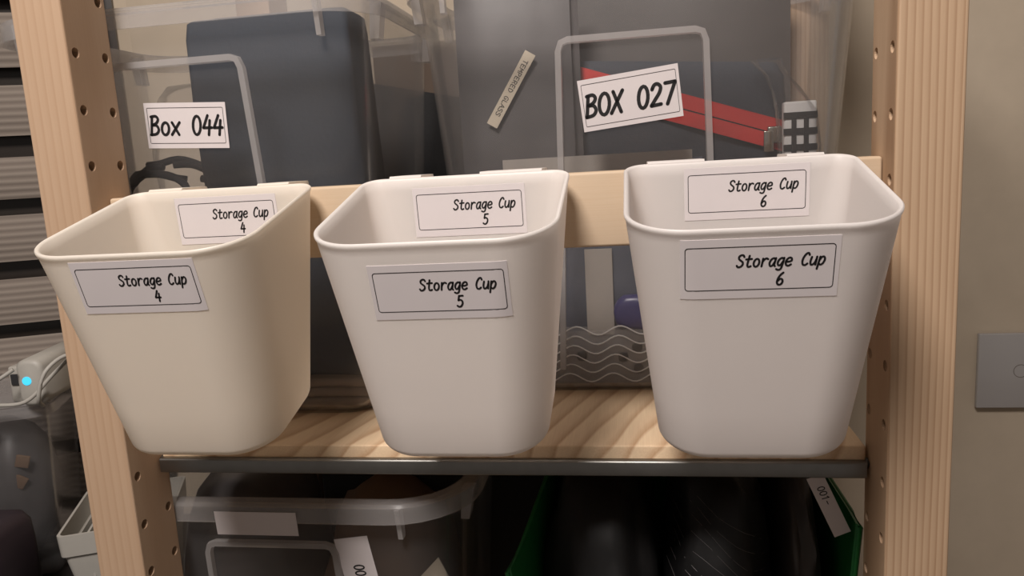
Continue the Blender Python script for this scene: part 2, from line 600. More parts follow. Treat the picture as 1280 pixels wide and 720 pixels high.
# ------------------------------------------------------------------ shelving
def post(name, x0, x1, y0, y1, z0, z1, mat, parent, holes=None):
    o = MB().box(x0, x1, y0, y1, z0, z1, 1.3).build(name, mat)
    if holes:
        face_x, sgn, zbase = holes
        cb = MB()
        for k in range(-7, 19):
            z = zbase - 32 * k
            for y in (7.0, 32.5):
                rings = [[(face_x + dx, y + 3.0 * math.cos(2 * math.pi * a / 16), z + 3.0 * math.sin(2 * math.pi * a / 16)) for a in range(16)] for dx in (-sgn * 4, sgn * 13)]
                cb.loft(rings)
        c = cb.build('cutter', 'hole')
        md = o.modifiers.new('holes', 'BOOLEAN')
        md.object = c
        md.operation = 'DIFFERENCE'
        md.solver = 'EXACT'
        dg = bpy.context.evaluated_depsgraph_get()
        me = bpy.data.meshes.new_from_object(o.evaluated_get(dg))
        o.modifiers.clear()
        o.data = me
        bpy.data.objects.remove(c)
    o.parent = parent
    return o


G = 218.9
sfl = thing('shelf_side_frame', 'pale pine side frame with drilled holes, left of the three cups', 'shelf frame', (-G, 0, FL), group='shelf side frames')
sfr = thing('shelf_side_frame', 'pine side frame with dark straight grain, right of the cups beside the wall', 'shelf frame', (G, 0, FL), group='shelf side frames')
for fr, s, mat, zb in ((sfl, -1, 'post_l', 220.7), (sfr, 1, 'post_r', 189.5)):
    a, b = (0, 31.5 * s)
    x0, x1 = min(a, b), max(a, b)
    h = -FL
    post('post', x0, x1, 0, 38.9, 0, h + 440, mat, fr, (0, s, zb + h))
    post('post', x0, x1, 262, 300.9, 0, h + 440, mat, fr)
    for z in (120, 620, h + 390):
        MB().box(x0 + 8 if s > 0 else x0 + 8, x1 - 8, 38.9, 262, z, z + 34, 1.5).build('rung', mat, fr, smooth=35)

SH = -24.0
sb = thing('shelf_board', 'pine shelf board with a metal front rail, under the hanging cups', 'shelf', (0, 0, SH))
MB().box(-217.5, 217.5, 31.5, 345, -18, 0, 1.2).build('board', 'shelf', sb, smooth=30)
mb = MB()
prof = [(31.4, -9.2), (29.0, -9.2), (28.8, -16.6), (31.4, -16.6), (31.4, -17.6), (28.0, -17.6), (27.2, -16.9), (27.1, -9.4), (27.5, -8.4), (28.4, -7.9), (31.4, -7.9)]
mb.loft([[(x, y, z) for y, z in prof] for x in (-217, 217)]).build('metal_rail', 'zinc', sb, smooth=40)
for x in (-1, 1):
    MB().tube([(x * 210, 34, -10.5), (x * 219.5, 34, -10.5)], 2.6, 12).build('shelf_pin', 'zinc', sb, smooth=50)
lb = thing('shelf_board', 'lower pine shelf board carrying the clear box and the green bag', 'shelf', (0, 0, -352))
MB().box(-217.5, 217.5, 31.5, 335, -18, 0, 1.2).build('board', 'shelf', lb, smooth=30)
MB().box(-217, 217, 28, 31.5, -18, -8, 0.8).build('metal_rail', 'zinc', lb, smooth=30)

BAR0, BAR1 = 16.8, 34.5
tag(MB().box(-218.6, 218.6, BAR0, BAR1, 96.4, 137.2, 1.6).build('crossbar', 'bar', smooth=35),
    'pale pine crossbar between the posts that the cups hang on', 'crossbar')

# ------------------------------------------------------------------ storage cups
W, D, H, Wb, BK, FD, RF, RB, RBT, RE = 114.2, 100.3, 117.8, 87.5, 19.8, 3.6, 26.7, 10.5, 23.9, 5.0


def section(t, ins):
    w_ = W + (Wb - W) * t
    y1 = -BK * t
    y0 = -D + FD * t
    rf = RF + (RBT - RF) * t
    rb = RB + (RBT - RB) * t
    return w_ - 2 * ins, y0 + ins, y1 - ins, max(rb - ins, .6), max(rf - ins, .6)


def cup_ring(t, ins, z, n=16):
    return [(x, y, z) for x, y in rrect(*section(t, ins), n)]


def cup_front(cx, top):
    """label coordinates (x right, y up from the label's top edge) -> outside of the front wall"""
    def f(x, y, off):
        sdown = top - y
        tt = sdown / H
        w_, y0, y1, rb, rf = section(tt, 0)
        px = cx + x
        fl = w_ / 2 - rf
        if abs(px) <= fl:
            return (px, y0 - off, -sdown)
        a = (abs(px) - fl) / rf
        sg = 1 if px > 0 else -1
        return (sg * (fl + (rf + off) * math.sin(a)), y0 + rf - (rf + off) * math.cos(a), -sdown)
    return f


TW = 1.9


def cup_back(cx, top):
    def f(x, y, off):
        sdown = top - y
        tt = sdown / H
        return (cx + x, -BK * tt - TW - off, -sdown)
    return f


def cup_label(parent, fn, num, backing_label):
    lw, lh = 58.7, 19.4
    p = paper(MB(), -lw / 2 - 2.0, lw / 2 + 2.0, -lh - 4.0, 3.6, fn, 0.22).build('label', 'paper', parent, smooth=40)
    p['label'] = backing_label
    mb = MB()
    ribbon(mb, rr_outline(-lw / 2, lw / 2, -lh, 0, 1.3), 0.17, True, fn, 0.30)
    mb.build('label_border', 'ink', p)
    mb = MB()
    write(mb, 'Storage Cup', -lw / 2 + 20.4, -9.1, 5.5, 0.575, 0.43, 0.15, fn, 0.30)
    write(mb, num, -lw / 2 + 36.4, -17.6, 5.6, 0.575, 0.45, 0.10, fn, 0.30)
    mb.build('lettering', 'ink', p)


def storage_cup(num, loc, mat, lab, front, back, tabs):
    c = thing('storage_cup', lab, 'storage cup', loc, (0.262, 0, 0), 'hanging storage cups')
    mb = MB()
    R_ = []
    # underside -> outside -> rim -> inside -> floor
    for a in range(90, -1, -15):
        a = math.radians(a)
        z = -H + RE - RE * math.sin(a)
        R_.append(cup_ring(-z / H, RE * (1 - math.cos(a)), z))
    inner0 = [(x * 0.8, (y + 56) * 0.8 - 56, -H) for x, y, z in R_[0]]
    for z in (-90, -60, -30, -6):
        R_.append(cup_ring(-z / H, 0, z))
    R_ += [cup_ring(0.03, -0.05, -3.0), cup_ring(0.02, -0.35, -2.2), cup_ring(0.01, -0.5, -1.2), cup_ring(0, -0.3, -0.3), cup_ring(0, 0.3, 0.15),
           cup_ring(0, 1.2, -0.1), cup_ring(0.005, TW, -0.8)]
    for z in (-6, -30, -60, -90, -H + 8):
        R_.append(cup_ring(-z / H, TW, z))
    for a in (30, 60, 90):
        a = math.radians(a)
        z = -H + 8 - 5.6 * math.sin(a)
        R_.append(cup_ring(-z / H, TW + 5.6 * (1 - math.cos(a)), z))
    inner1 = [(x * 0.8, (y + 56) * 0.8 - 56, z) for x, y, z in R_[-1]]
    mb.loft([inner0] + R_ + [inner1])
    mb.build('body', mat, c, smooth=50)
    for (ta, tb) in tabs:
        # hook: a strap from the rim over the crossbar (cup is tilted, so build it turned back)
        mbk = MB()
        ct, st_ = math.cos(-0.262), math.sin(-0.262)
        path = [(-1.0, -7.0), (-1.0, 0.2), (0.2, 1.2), (26.0, 1.2), (27.0, 0.2), (27.0, -16), (25.4, -16), (25.4, -1.4), (1.0, -1.4), (0.6, -7.0)]
        path = [(y, z) for y, z in path]
        rings = []
        for x, ex in ((ta, 1.4), (ta + 1.2, 0), (tb - 1.2, 0), (tb, 1.4)):
            ring_ = []
            for y, z in path:
                ring_.append((x, y * ct - z * st_, y * st_ + z * ct))
            rings.append(ring_)
        mbk.loft(rings).build('hook', mat, c, smooth=30)
    cup_label(c, cup_front(*front), num, 'white paper label on the outside of the front')
    cup_label(c, cup_back(*back), num, 'white paper label inside on the back wall')
    return c


storage_cup('4', (-141.0, 10.6, 139.9), 'cup4', 'white hanging cup labelled Storage Cup 4 next to the pale post', (4.0, 7.0), (1.2, 7.7), ((-46, -25), (22, 41)))
storage_cup('5', (2.6, 10.6, 139.6), 'cup5', 'white hanging cup labelled Storage Cup 5 between the other two cups', (4.5, 14.0), (0.9, 9.0), ((-43, -25), (8, 42)))
storage_cup('6', (145.6, 10.6, 139.7), 'cup6', 'white hanging cup labelled Storage Cup 6 next to the striped-grain post', (-3.4, 8.0), (4.8, 6.5), ((-45, -16), (25, 43)))


# ------------------------------------------------------------------ clear storage boxes
def clear_box(name, lab, loc, rotz, Wt, Wbm, D_, Hh, front_taper, frame=True, ribs=True, rimw=7.0, cr=34, ribx=24, ztop=244, group='clear plastic boxes'):
    """origin: centre of the front wall at the top, on the ground; +y goes back"""
    b = thing(name, lab, 'storage box', loc, (0, 0, rotz), group)
    wt = 1.4

    def sec(z, ins):
        t_ = 1 - z / Hh
        w_ = Wt + (Wbm - Wt) * t_
        f_ = front_taper * t_
        r = cr * (1 - 0.25 * t_)
        return rrect(w_ - 2 * ins, f_ + ins, D_ - f_ - ins, max(r - ins, 1), max(r - ins, 1), 8)

    def ring_(z, ins):
        return [(x, y, z) for x, y in sec(z, ins)]
    er = 11
    R_ = []
    for a in (90, 65, 40, 20, 0):
        a = math.radians(a)
        z = er - er * math.sin(a)
        R_.append(ring_(z, er * (1 - math.cos(a))))
    R_ += [ring_(Hh * k, 0) for k in (0.25, 0.5, 0.75, 1.0)]
    inn = [ring_(Hh * k, wt) for k in (1.0, 0.75, 0.5, 0.25)]
    for a in (0, 30, 60, 90):
        a = math.radians(a)
        z = wt + er - er * math.sin(a)
        inn.append(ring_(z, wt + er * (1 - math.cos(a))))
    MB().loft(R_ + inn).build('body', 'clear', b, smooth=45)
    # rolled rim: flat flange with a skirt
    rp = [(0.2, Hh - 3), (rimw, Hh - 3.2), (rimw + .6, Hh - 13), (rimw + 2.2, Hh - 13), (rimw + 2, Hh - 2), (rimw, Hh), (0.2, Hh + .4)]
    rings = []
    for ins, z in rp:
        rings.append([(x, y, z) for x, y in sec(Hh, -ins)])
    rings.append(rings[0])
    MB().loft(rings, False, False).build('rim', 'clear_rim', b, smooth=40)
    if ribs:
        for sx in (-1, 1):
            x = sx * (Wt / 2 - ribx)
            MB().add([(x - 1.6, -rimw, Hh - 4), (x + 1.6, -rimw, Hh - 4), (x - 1.6, 0.4, Hh - 4), (x + 1.6, 0.4, Hh - 4),
                      (x - 1.6, -3.6, Hh - 26), (x + 1.6, -3.6, Hh - 26), (x - 1.6, 2.4, Hh - 26), (x + 1.6, 2.4, Hh - 26)],
                     [(0, 1, 3, 2), (4, 6, 7, 5), (0, 4, 5, 1), (2, 3, 7, 6), (0, 2, 6, 4), (1, 5, 7, 3)]).build('rib', 'clear_thick', b)
            for yy in (32, D_ - 32):
                xo = sx * Wt / 2
                MB().add([(xo + sx * dx, yy + dy, z) for dy in (-5, 5) for dx, z in ((-0.4, Hh - 4), (rimw, Hh - 4), (3.6, Hh - 26), (-2.4, Hh - 26))],
                         [(0, 1, 2, 3), (4, 7, 6, 5), (0, 4, 5, 1), (1, 5, 6, 2), (2, 6, 7, 3), (3, 7, 4, 0)]).build('rib', 'clear_thick', b)
    if frame:
        zt = ztop
        path = [(-55, 20), (-50, 120), (-46.5, zt - 7), (-44.5, zt - 1.6), (-40, zt), (40, zt), (44.5, zt - 1.6), (46.5, zt - 7), (50, 120), (55, 20)]
        rings = []
        for i, (x, z) in enumerate(path):
            p0 = Vector(path[max(i - 1, 0)])
            p1 = Vector(path[min(i + 1, len(path) - 1)])
            d_ = (p1 - p0).normalized()
            nn = Vector((-d_.y, d_.x))
            r_ = []
            for a_, o_ in ((-2.3, 0.3), (-1.9, -3.4), (1.9, -3.4), (2.3, 0.3)):
                q = Vector((x, z)) + nn * a_
                r_.append((q.x, front_taper * (1 - q.y / Hh) + o_, q.y))
            rings.append(r_)
        MB().loft(rings).build('front_frame', 'clear_thick', b, smooth=40)
    return b


def front_map(Hh, ft, cx, cz, rot=0.0, lift=0.3):
    c, s_ = math.cos(rot), math.sin(rot)

    def f(x, y, off):
        X = cx + x * c - y * s_
        Z = cz + x * s_ + y * c
        return (X, ft * (1 - Z / Hh) - lift - off, Z)
    return f


B44 = (-195.0, 62.0, SH)
bx44 = clear_box('storage_box', 'clear plastic box with paper label Box 044, behind cup 4', B44, 0, 252, 212, 190, 278, 22)
B27 = (94.0, 104.0, SH)
bx27 = clear_box('storage_box', 'clear plastic box with tilted paper label BOX 027, behind cup 6', B27, 0, 286, 246, 152, 292, 28, rimw=6)
BLW = (-160.0, 50.0, -352)
bxlw = clear_box('storage_box', 'clear open plastic box under the shelf at the lower left', BLW, 0, 262, 220, 190, 283, 22, rimw=8, cr=44, ribx=36, ztop=249)


def box_label(parent, fn, w_, h_, text, cap, hw, slant, x0, y0, adv):
    p = paper(MB(), -w_ / 2, w_ / 2, -h_ / 2, h_ / 2, fn, 0.25, 2, 2).build('label', 'paper', parent)
    p['label'] = 'white paper label with a thin black border'
    mb = MB()
    ribbon(mb, rr_outline(-w_ / 2 + 2, w_ / 2 - 2, -h_ / 2 + 3.2, h_ / 2 - 3.2, 0.8), 0.15, True, fn, 0.4)
    mb.build('label_border', 'ink', p)
    mb = MB()
    write(mb, text, x0, y0, cap, adv, hw, slant, fn, 0.4)
    mb.build('lettering', 'ink', p)


# label positions in the box's own frame (x from centre, z from its base)
box_label(bx44, front_map(278, 22, 2.0, 204.5, -0.055), 57, 29, 'Box 044', 12.3, 0.92, 0.10, -26.0, -6.0, 0.60)
box_label(bx27, front_map(292, 28, -1.5, 205.0, 0.10), 64.5, 33, 'BOX 027', 14.0, 1.15, 0.14, -30.0, -7.6, 0.60)

# ---- things in box 044
cs = thing('fabric_case', 'slate blue padded fabric case standing in the box labelled Box 044', 'case', (-148, 104, SH + 24))
mb = MB()
rings = []
for k, z in enumerate((0, 3, 14, 50, 110, 180, 240, 251, 253)):
    ins = (5, 1.6, 0, 0, 0, 0, 0, .8, 3)[k]
    bulge = (0, 0, 1, 3, 4, 3, 1, 0, 0)[k]
    base = rrect(118 - 2 * ins, -bulge + ins, 44 + bulge - ins, 5, 5, 6)
    rings.append([(x + 2.0 * math.sin(z * 0.02), y + 1.4 * math.sin(x * 0.09 + z * 0.02), z) for x, y in base])
mb.loft(rings).build('body', 'slate', cs, smooth=50)
MB().box(-44, 44, 10, 30, 252, 255, 1.2).build('seam', 'slate', cs, smooth=40)
fc = thing('folded_cloth', 'brown grey folded cloth under the slate case in Box 044', 'cloth', (-149, 100, SH + 3))
for k_ in range(3):
    MB().box(-60 + 2 * k_, 60 - k_, -4 + k_, 50, 0.2 + 6.9 * k_, 6.9 + 6.9 * k_, 2.6).build('fold', 'cloth_brown', fc, smooth=50)
mb = lumpy(MB(), (-254, 150, SH + 66), (34, 46, 58), 3, 3, 0.12)
tag(mb.build('black_pouch', 'black', smooth=60), 'black fabric pouch lying under the cables in the box labelled Box 044', 'pouch')
cb = thing('cable_bundle', 'bundle of black cables curled beside the slate case in Box 044', 'cable', (-236, 105, SH + 136))
rs = random.Random(5)
for k in range(6):
    r0 = 26 + 3 * k
    pts = []
    for a in range(0, 300, 20):
        a_ = math.radians(a + 40 * k)
        pts.append((r0 * math.cos(a_) * 0.95, -18 + 5.5 * k + 4 * math.sin(3 * a_), 22 + (r0 * 0.62) * math.sin(a_) + rs.uniform(-2, 2)))
    MB().tube(smooth_pts(pts, False, 3), 2.6, 8).build('cable', 'black', cb, smooth=60)
pl = lumpy(MB(), (-252, 190, SH + 190), (40, 22, 58), 12, 3, 0.10)
tag(pl.build('plastic_bag', 'bag_film', smooth=60), 'crumpled clear plastic bag at the back of Box 044', 'bag')
# dark bag standing on the shelf in the gap between the two boxes
mb = MB()
rings = []
for k, z in enumerate((0, 10, 100, 190, 240, 252)):
    ins = (6, 0, 0, 1, 4, 9)[k]
    base = rrect(150 - 2 * ins, ins * .6, 60 - ins * .6, 10, 10, 6)
    rings.append([(x + 3 * math.sin(z * .03 + y * .1), y + 3 * math.sin(x * .06 + z * .04), z - (0 if k < 4 else (x + 60) * 0.22)) for x, y in base])
tag(mb.loft(rings).build('black_bag', 'black', smooth=50, loc=(-110, 266, SH)), 'black fabric bag seen between the two upper clear boxes', 'bag')


tag(MB().box(-150, 60, 328, 342, 0, 285, 1).build('shaded_wall_panel', 'dark_brown', loc=(0, 0, SH)), 'added brown panel standing in for the shaded wall behind the black bag between the upper boxes', 'panel')  # added sheet: stands where the back wall lies in shade
tag(MB().box(-212, 24, 254, 330, 0, 288, 3).build('black_crate', 'black', loc=(0, 0, -352), smooth=30), 'black crate in the shade behind the lower clear box', 'crate')


# ---- things in box 027
def pouch(name, lab, cat, loc, rotz, lean, w_, h_, th, mat, seed, group=None):
    """thin soft pouch standing on its lower edge"""
    c = thing(name, lab, cat, loc, (lean, 0, rotz), group)
    mb = MB()
    nx, nz = 10, 10
    fr, bk = [], []
    from mathutils import noise
    for j in range(nz + 1):
        for i in range(nx + 1):
            u, v = i / nx, j / nz
            e = (math.sin(math.pi * u) * math.sin(math.pi * v)) ** 0.45
            q = noise.noise(Vector((u * 3 + seed, v * 3, seed))) * 2.2
            x, z = (u - .5) * w_, v * h_
            fr.append((x, -th / 2 * e + q - .3, z))
            bk.append((x, th / 2 * e + q + .3, z))
    fs = []
    n = len(fr)
    for j in range(nz):
        for i in range(nx):
            a = j * (nx + 1) + i
            fs.append((a, a + 1, a + nx + 2, a + nx + 1))
            fs.append((n + a, n + a + nx + 1, n + a + nx + 2, n + a + 1))
    loop = [i for i in range(nx + 1)] + [(j + 1) * (nx + 1) - 1 for j in range(1, nz + 1)] + [nz * (nx + 1) + i for i in range(nx - 1, -1, -1)] + [j * (nx + 1) for j in range(nz - 1, 0, -1)]
    for a, b in zip(loop, loop[1:] + loop[:1]):
        fs.append((a, n + a, n + b, b))
    mb.add(fr + bk, fs).build('body', mat, c, smooth=60)
    return c


zf = SH + 3
g1 = pouch('grey_pouch', 'grey film pouch with a printed strip, at the side of Box 027 near cup 5', 'pouch', (10, 160, zf), 0.0, -0.03, 84, 300, 10, 'greybag', 1.3, 'grey pouches in Box 027')
strip_f = lambda x, y, off: ((lambda c, s_: (-2 + x * c - y * s_, -8.6 - off, 217 + x * s_ + y * c))(math.cos(math.radians(58)), math.sin(math.radians(58))))
st = paper(MB(), -29, 29, -4.2, 4.2, strip_f, 0.3, 4, 1).build('printed_strip', 'beige_paper', g1)
mb = MB()
write(mb, 'TEMPERED GLASS', -23, -1.7, 3.4, 0.93, 0.26, 0.0, lambda x, y, off: strip_f(-x, -y, off), 0.45)
mb.build('lettering', 'ink', st)
pouch('grey_pouch', 'plain grey film pouch leaning behind the frame of Box 027', 'pouch', (27, 176, zf), 0.10, 0.02, 60, 298, 8, 'greybag', 4.1, 'grey pouches in Box 027')
pouch('grey_pouch', 'tall dark brownish pouch at the back of Box 027', 'pouch', (120, 222, zf), 0.0, 0.0, 186, 296, 10, 'darkgrey', 7.7, 'grey pouches in Box 027')

zp = thing('zip_pouch', 'dark navy zip pouch with a slanting red zipper in Box 027', 'pouch', (126, 186, zf))
mb = MB()
rings = []
for k, z in enumerate((0, 4, 40, 110, 180, 226, 238)):
    ins = (5, 1, 0, 0, 0, 2, 7)[k]
    base = rrect(158 - 2 * ins, ins * .6, 30 - ins * .6, 7, 7, 6)
    rings.append([(x, y + 1.2 * math.sin(x * .08 + z * .05), z - max(0, z - 170) * 0.0012 * (x + 79)) for x, y in base])
mb.loft(rings).build('body', 'navy', zp, smooth=50)
zang = math.atan2(-50, 150)


def zmap(x, y, off):
    c, s_ = math.cos(zang), math.sin(zang)
    X = 0 + x * c - y * s_
    Z = 198 + x * s_ + y * c
    return (X, -2.0 - off + 1.0 * math.sin(X * .08 + Z * .05), Z)


for s_ in (-1, 1):
    mb = paper(MB(), -82, 84, min(s_ * 0.5, s_ * 10.5), max(s_ * 0.5, s_ * 10.5), zmap, 1.6, 20, 2)
    mb.build('zipper_tape', 'red', zp, smooth=40)
mb = paper(MB(), -78, 72, -0.5, 0.5, zmap, 1.0, 20, 1)
mb.build('zipper_teeth', 'black', zp)
cc = zmap(72, -1, 3)
pl_ = MB().box(cc[0] - 5, cc[0] + 5, cc[1] - 4, cc[1] + 1, cc[2] - 6, cc[2] + 6, 1.2).build('zipper_slider', 'chrome', zp, smooth=40)
MB().box(cc[0] - 8, cc[0] - 1, cc[1] - 6.2, cc[1] - 4.2, cc[2] - 12, cc[2] + 3, 0.8).build('pull_tab', 'chrome', zp, smooth=40)

gb = thing('checked_packet', 'black and white checked packet in a clear bag, at the wall end of Box 027', 'packet', (209, 166, zf))
MB().box(-11, 11, 0, 9, 0, 196, 1.5).build('body', 'white', gb, smooth=40)
for z in list(range(118, 190, 11)):
    MB().box(-11.3, 11.3, -0.7, 0.2, z, z + 4.6).build('stripe', 'black', gb)
for x in (-4.4, 3.8):
    MB().box(x - 1.6, x + 1.6, -1.0, 0.2, 112, 184).build('stripe', 'black', gb)
mb = MB()
rings = []
from mathutils import noise as _nz
for k, z in enumerate((0, 60, 120, 165, 190, 205, 216, 226)):
    sc_ = (1, 1, 1, 1.02, .95, .62, .5, .72)[k]
    dx = (0, 0, 0, 0, -2, -9, -16, -22)[k]
    rings.append([(dx + 15 * sc_ * math.cos(2 * math.pi * a / 20) + 2 * _nz.noise(Vector((a, z * .1, 1))), 4.5 + 11 * sc_ * math.sin(2 * math.pi * a / 20) + 2 * _nz.noise(Vector((a, z * .1, 5))), z) for a in range(20)])
mb.loft(rings).build('clear_bag', 'bag_film', gb, smooth=60)

# front lower part of box 027
wc = thing('folded_card', 'white folded card hung over the film packet in Box 027', 'card', (68, 164, zf))
MB().box(-68, 66, -13.5, -12, 118, 166).build('front_leaf', 'card', wc)
MB().box(-68, 66, 12, 13.5, 126, 166).build('back_leaf', 'card', wc)
MB().box(-68, 66, -13.5, 13.5, 166, 167.4).build('fold', 'card', wc)
bp = pouch('film_packet', 'blue grey film packet with a pale strip low in Box 027', 'packet', (78, 164, zf), 0, 0, 128, 162, 14, 'bluegrey', 2.2)
MB().box(-22, -2, -11.6, -10.9, 36, 100, 0.3).build('paper_strip', 'card', bp)
lm = lumpy(MB(), (94, 146.5, zf + 54), (18, 6.5, 13), 5, 3, 0.05)
tag(lm.build('purple_pad', 'purple', smooth=60), 'shiny purple rubber pad on the wavy tray in Box 027', 'pad')
wt_ = thing('wavy_tray', 'low clear tray with wavy white ribs at the bottom of Box 027', 'tray', (75, 141, zf))
rr_o = [[(x, y, z) for x, y in rrect(118 - 2 * i_, i_, 14 - i_, 4, 4, 5)] for z, i_ in ((0, 1), (2, 0), (42, 0), (42, 1.2), (2.4, 1.2))]
MB().loft(rr_o).build('body', 'clear_rim', wt_, smooth=40)
for k in range(6):
    pts = [(x, -0.9, 42 - 7.0 * k + 3.2 * math.sin(x * 0.20 + 0.5 + 0.25 * k)) for x in range(-56, 57, 3)]
    MB().tube([p for p in pts], 0.55, 6).build('wavy_rib', 'white', wt_, smooth=60)
for x, z in ((7, 22), (17, 29), (17.5, 13), (-23, 23)):
    lumpy(MB(), (x, -0.5, z), (3.7, 0.7, 3.7), 20 + x, 2, 0.05).build('dark_spot', 'dark_bit', wt_, smooth=60)

# ---- lower left box: contents
zl = -352 + 3
tag(lumpy(MB(), (-220, 142, zl + 141), (56, 62, 124), 31, 3, 0.08).build('grey_sack', 'greybag', smooth=60), 'grey crumpled plastic sack in the lower left box beside the post', 'sack')
tag(lumpy(MB(), (-108, 148, zl + 134), (50, 56, 117), 37, 3, 0.08).build('brown_parcel', 'brown', smooth=60), 'brown wrapped parcel inside the lower left box', 'parcel')
tg = paper(MB(), -29, 29, -8.5, 8.5, front_map(283, 22, -2, 269.5, 0.0, 11.0), 0.3, 2, 1)
o = tg.build('paper_slip', 'paper', bxlw)
o['label'] = 'blank white paper slip taped under the rim'
fn = front_map(283, 22, 61, 233, math.radians(-82), 0.4)
p = paper(MB(), -22, 22, -12, 12, fn, 0.3, 2, 1).build('label', 'paper', bxlw)
p['label'] = 'white paper label turned sideways'
mb = MB()
write(mb, '001', -1.5, -3.2, 7.4, 0.6, 0.55, 0.06, fn, 0.4)
mb.build('lettering', 'ink', p)
cd = thing('paper_sheet', 'beige folded paper standing at the corner of the lower left box', 'paper', (-52, 78, zl))
MB().add([(-14, 4, 0), (14, -2, 0), (14, -2, 200), (2, 0, 224), (-14, 4, 206), (-14, 5, 0), (14, -1, 0), (14, -1, 200), (2, 1, 224), (-14, 5, 206)],
         [(0, 1, 2, 3, 4), (9, 8, 7, 6, 5), (0, 5, 6, 1), (1, 6, 7, 2), (2, 7, 8, 3), (3, 8, 9, 4), (4, 9, 5, 0)]).build('sheet', 'beige_paper', cd)

# ---- green bag under the shelf, with its contents
gbag = thing('green_tote_bag', 'open green tote bag full of black bags under the shelf at right', 'bag', (0, 0, -352))


def tote_ring(z_fn, inset):
    pts = []
    base = [(6, 42), (20, 38), (60, 36), (110, 35), (160, 36), (208, 37), (217, 40), (217.3, 60), (216.5, 110), (214, 170), (212, 230), (206, 238), (150, 240), (90, 240), (44, 238), (36, 230), (32, 170), (26, 110), (14, 60)]
    cx, cy = 112, 138
    for x, y in base:
        f = 1 - inset / 110
        pts.append((cx + (x - cx) * f, cy + (y - cy) * f, z_fn(x, y)))
    return pts


def top_z(x, y):
    # the rim slumps towards the camera on the side near the box and along the front
    if y < 44 and 10 < x < 212:
        return 352 - 172
    if x < 40:
        return 352 - 76 - 40 * max(0.0, min(1.0, (100 - y) / 64.0))
    return 352 - 76


R_ = [tote_ring(lambda x, y: 0, 14), tote_ring(lambda x, y: 12, 9), tote_ring(lambda x, y: 130, 3), tote_ring(lambda x, y: top_z(x, y), 0),
      tote_ring(lambda x, y: top_z(x, y) + .5, 1.6), tote_ring(lambda x, y: 130, 4.6), tote_ring(lambda x, y: 14, 10.6)]
MB().loft(R_).build('body', 'green', gbag, smooth=50)
rim_path = [Vector(p) for p in tote_ring(lambda x, y: top_z(x, y) - 1, -0.6)]
MB().tube(smooth_pts(rim_path, True, 1), 1.5, 8, True).build('rim_binding', 'green', gbag, smooth=60)
zb = -352 + 16
tag(lumpy(MB(), (62, 134, zb + 142), (44, 88, 126), 41, 4, 0.07, 2.6).build('black_sack', 'black_gloss', smooth=70), 'black plastic sack at the left inside the green tote bag', 'sack', 'black sacks in the tote bag')
sk = thing('black_sack', 'wrinkled black sack with thin pale creases in the middle of the green tote bag', 'sack', (142, 140, zb), group='black sacks in the tote bag')
skb = lumpy(MB(), (2, 0, 144), (36, 84, 128), 47, 4, 0.08, 2.4).build('body', 'black_gloss', sk, smooth=70)
from mathutils.bvhtree import BVHTree
bvh = BVHTree.FromPolygons([v.co / MM for v in skb.data.vertices], [tuple(p.vertices) for p in skb.data.polygons])
for k in range(9):
    pts = []
    for q in range(13):
        x = -34 + 5.4 * q
        z = 214 + 8.5 * k - 3.6 * q - 14 + 2.0 * math.sin(q * .6 + k)
        h = bvh.ray_cast(Vector((x, -200, z)), Vector((0, 1, 0)))
        if h[0]:
            pts.append((h[0].x, h[0].y - 0.15, h[0].z))
    if len(pts) > 3:
        MB().tube(pts, 0.22, 5).build('crease', 'greybag', sk, smooth=60)
tag(lumpy(MB(), (195, 136, zb + 142), (13, 78, 126), 53, 4, 0.07, 2.4).build('grey_film_bag', 'darkgrey', smooth=70), 'dark grey film bag at the right inside the green tote bag', 'bag')
tgm = lambda x, y, off: ((lambda c, s_: (201.5 + x * c - y * s_, 47 - off, -67 + x * s_ + y * c))(math.cos(math.radians(-66)), math.sin(math.radians(-66))))
ptag = paper(MB(), -20, 20, -5, 5, tgm, 0.4, 2, 1).build('paper_tag', 'paper')
tag(ptag, 'narrow white paper tag with handwriting, hanging at the right of the tote bag', 'tag')
mb = MB()
write(mb, '001-', -13, -1.8, 4.2, 0.75, 0.3, 0.1, tgm, 0.5)
mb.build('lettering', 'ink', ptag)

# ------------------------------------------------------------------ clutter beyond the left post
TZ = -290
tb = thing('low_table', 'dark low table top under the clutter at far left', 'table', (-560, 300, FL), (0, 0, TH))
MB().box(-420, 150, -210, 130, -FL + TZ - 24, -FL + TZ, 2).build('table_top', 'table', tb, smooth=40)
for x in (-400, 130):
    for y in (-190, 110):
        MB().box(x - 16, x + 16, y - 16, y + 16, 0, -FL + TZ - 24, 1.5).build('leg', 'table', tb, smooth=40)
kb = clear_box('storage_box', 'hazy clear box full of small parts on the table at far left', (-640, 262, TZ), TH, 210, 180, 126, 206, 14, frame=False, ribs=False, rimw=4, cr=16)
cosT, sinT = math.cos(TH), math.sin(TH)


def tl(x, y, z):   # table-aligned coordinates around the small box
    return (-640 + x * cosT - y * sinT, 262 + x * sinT + y * cosT, TZ + z)


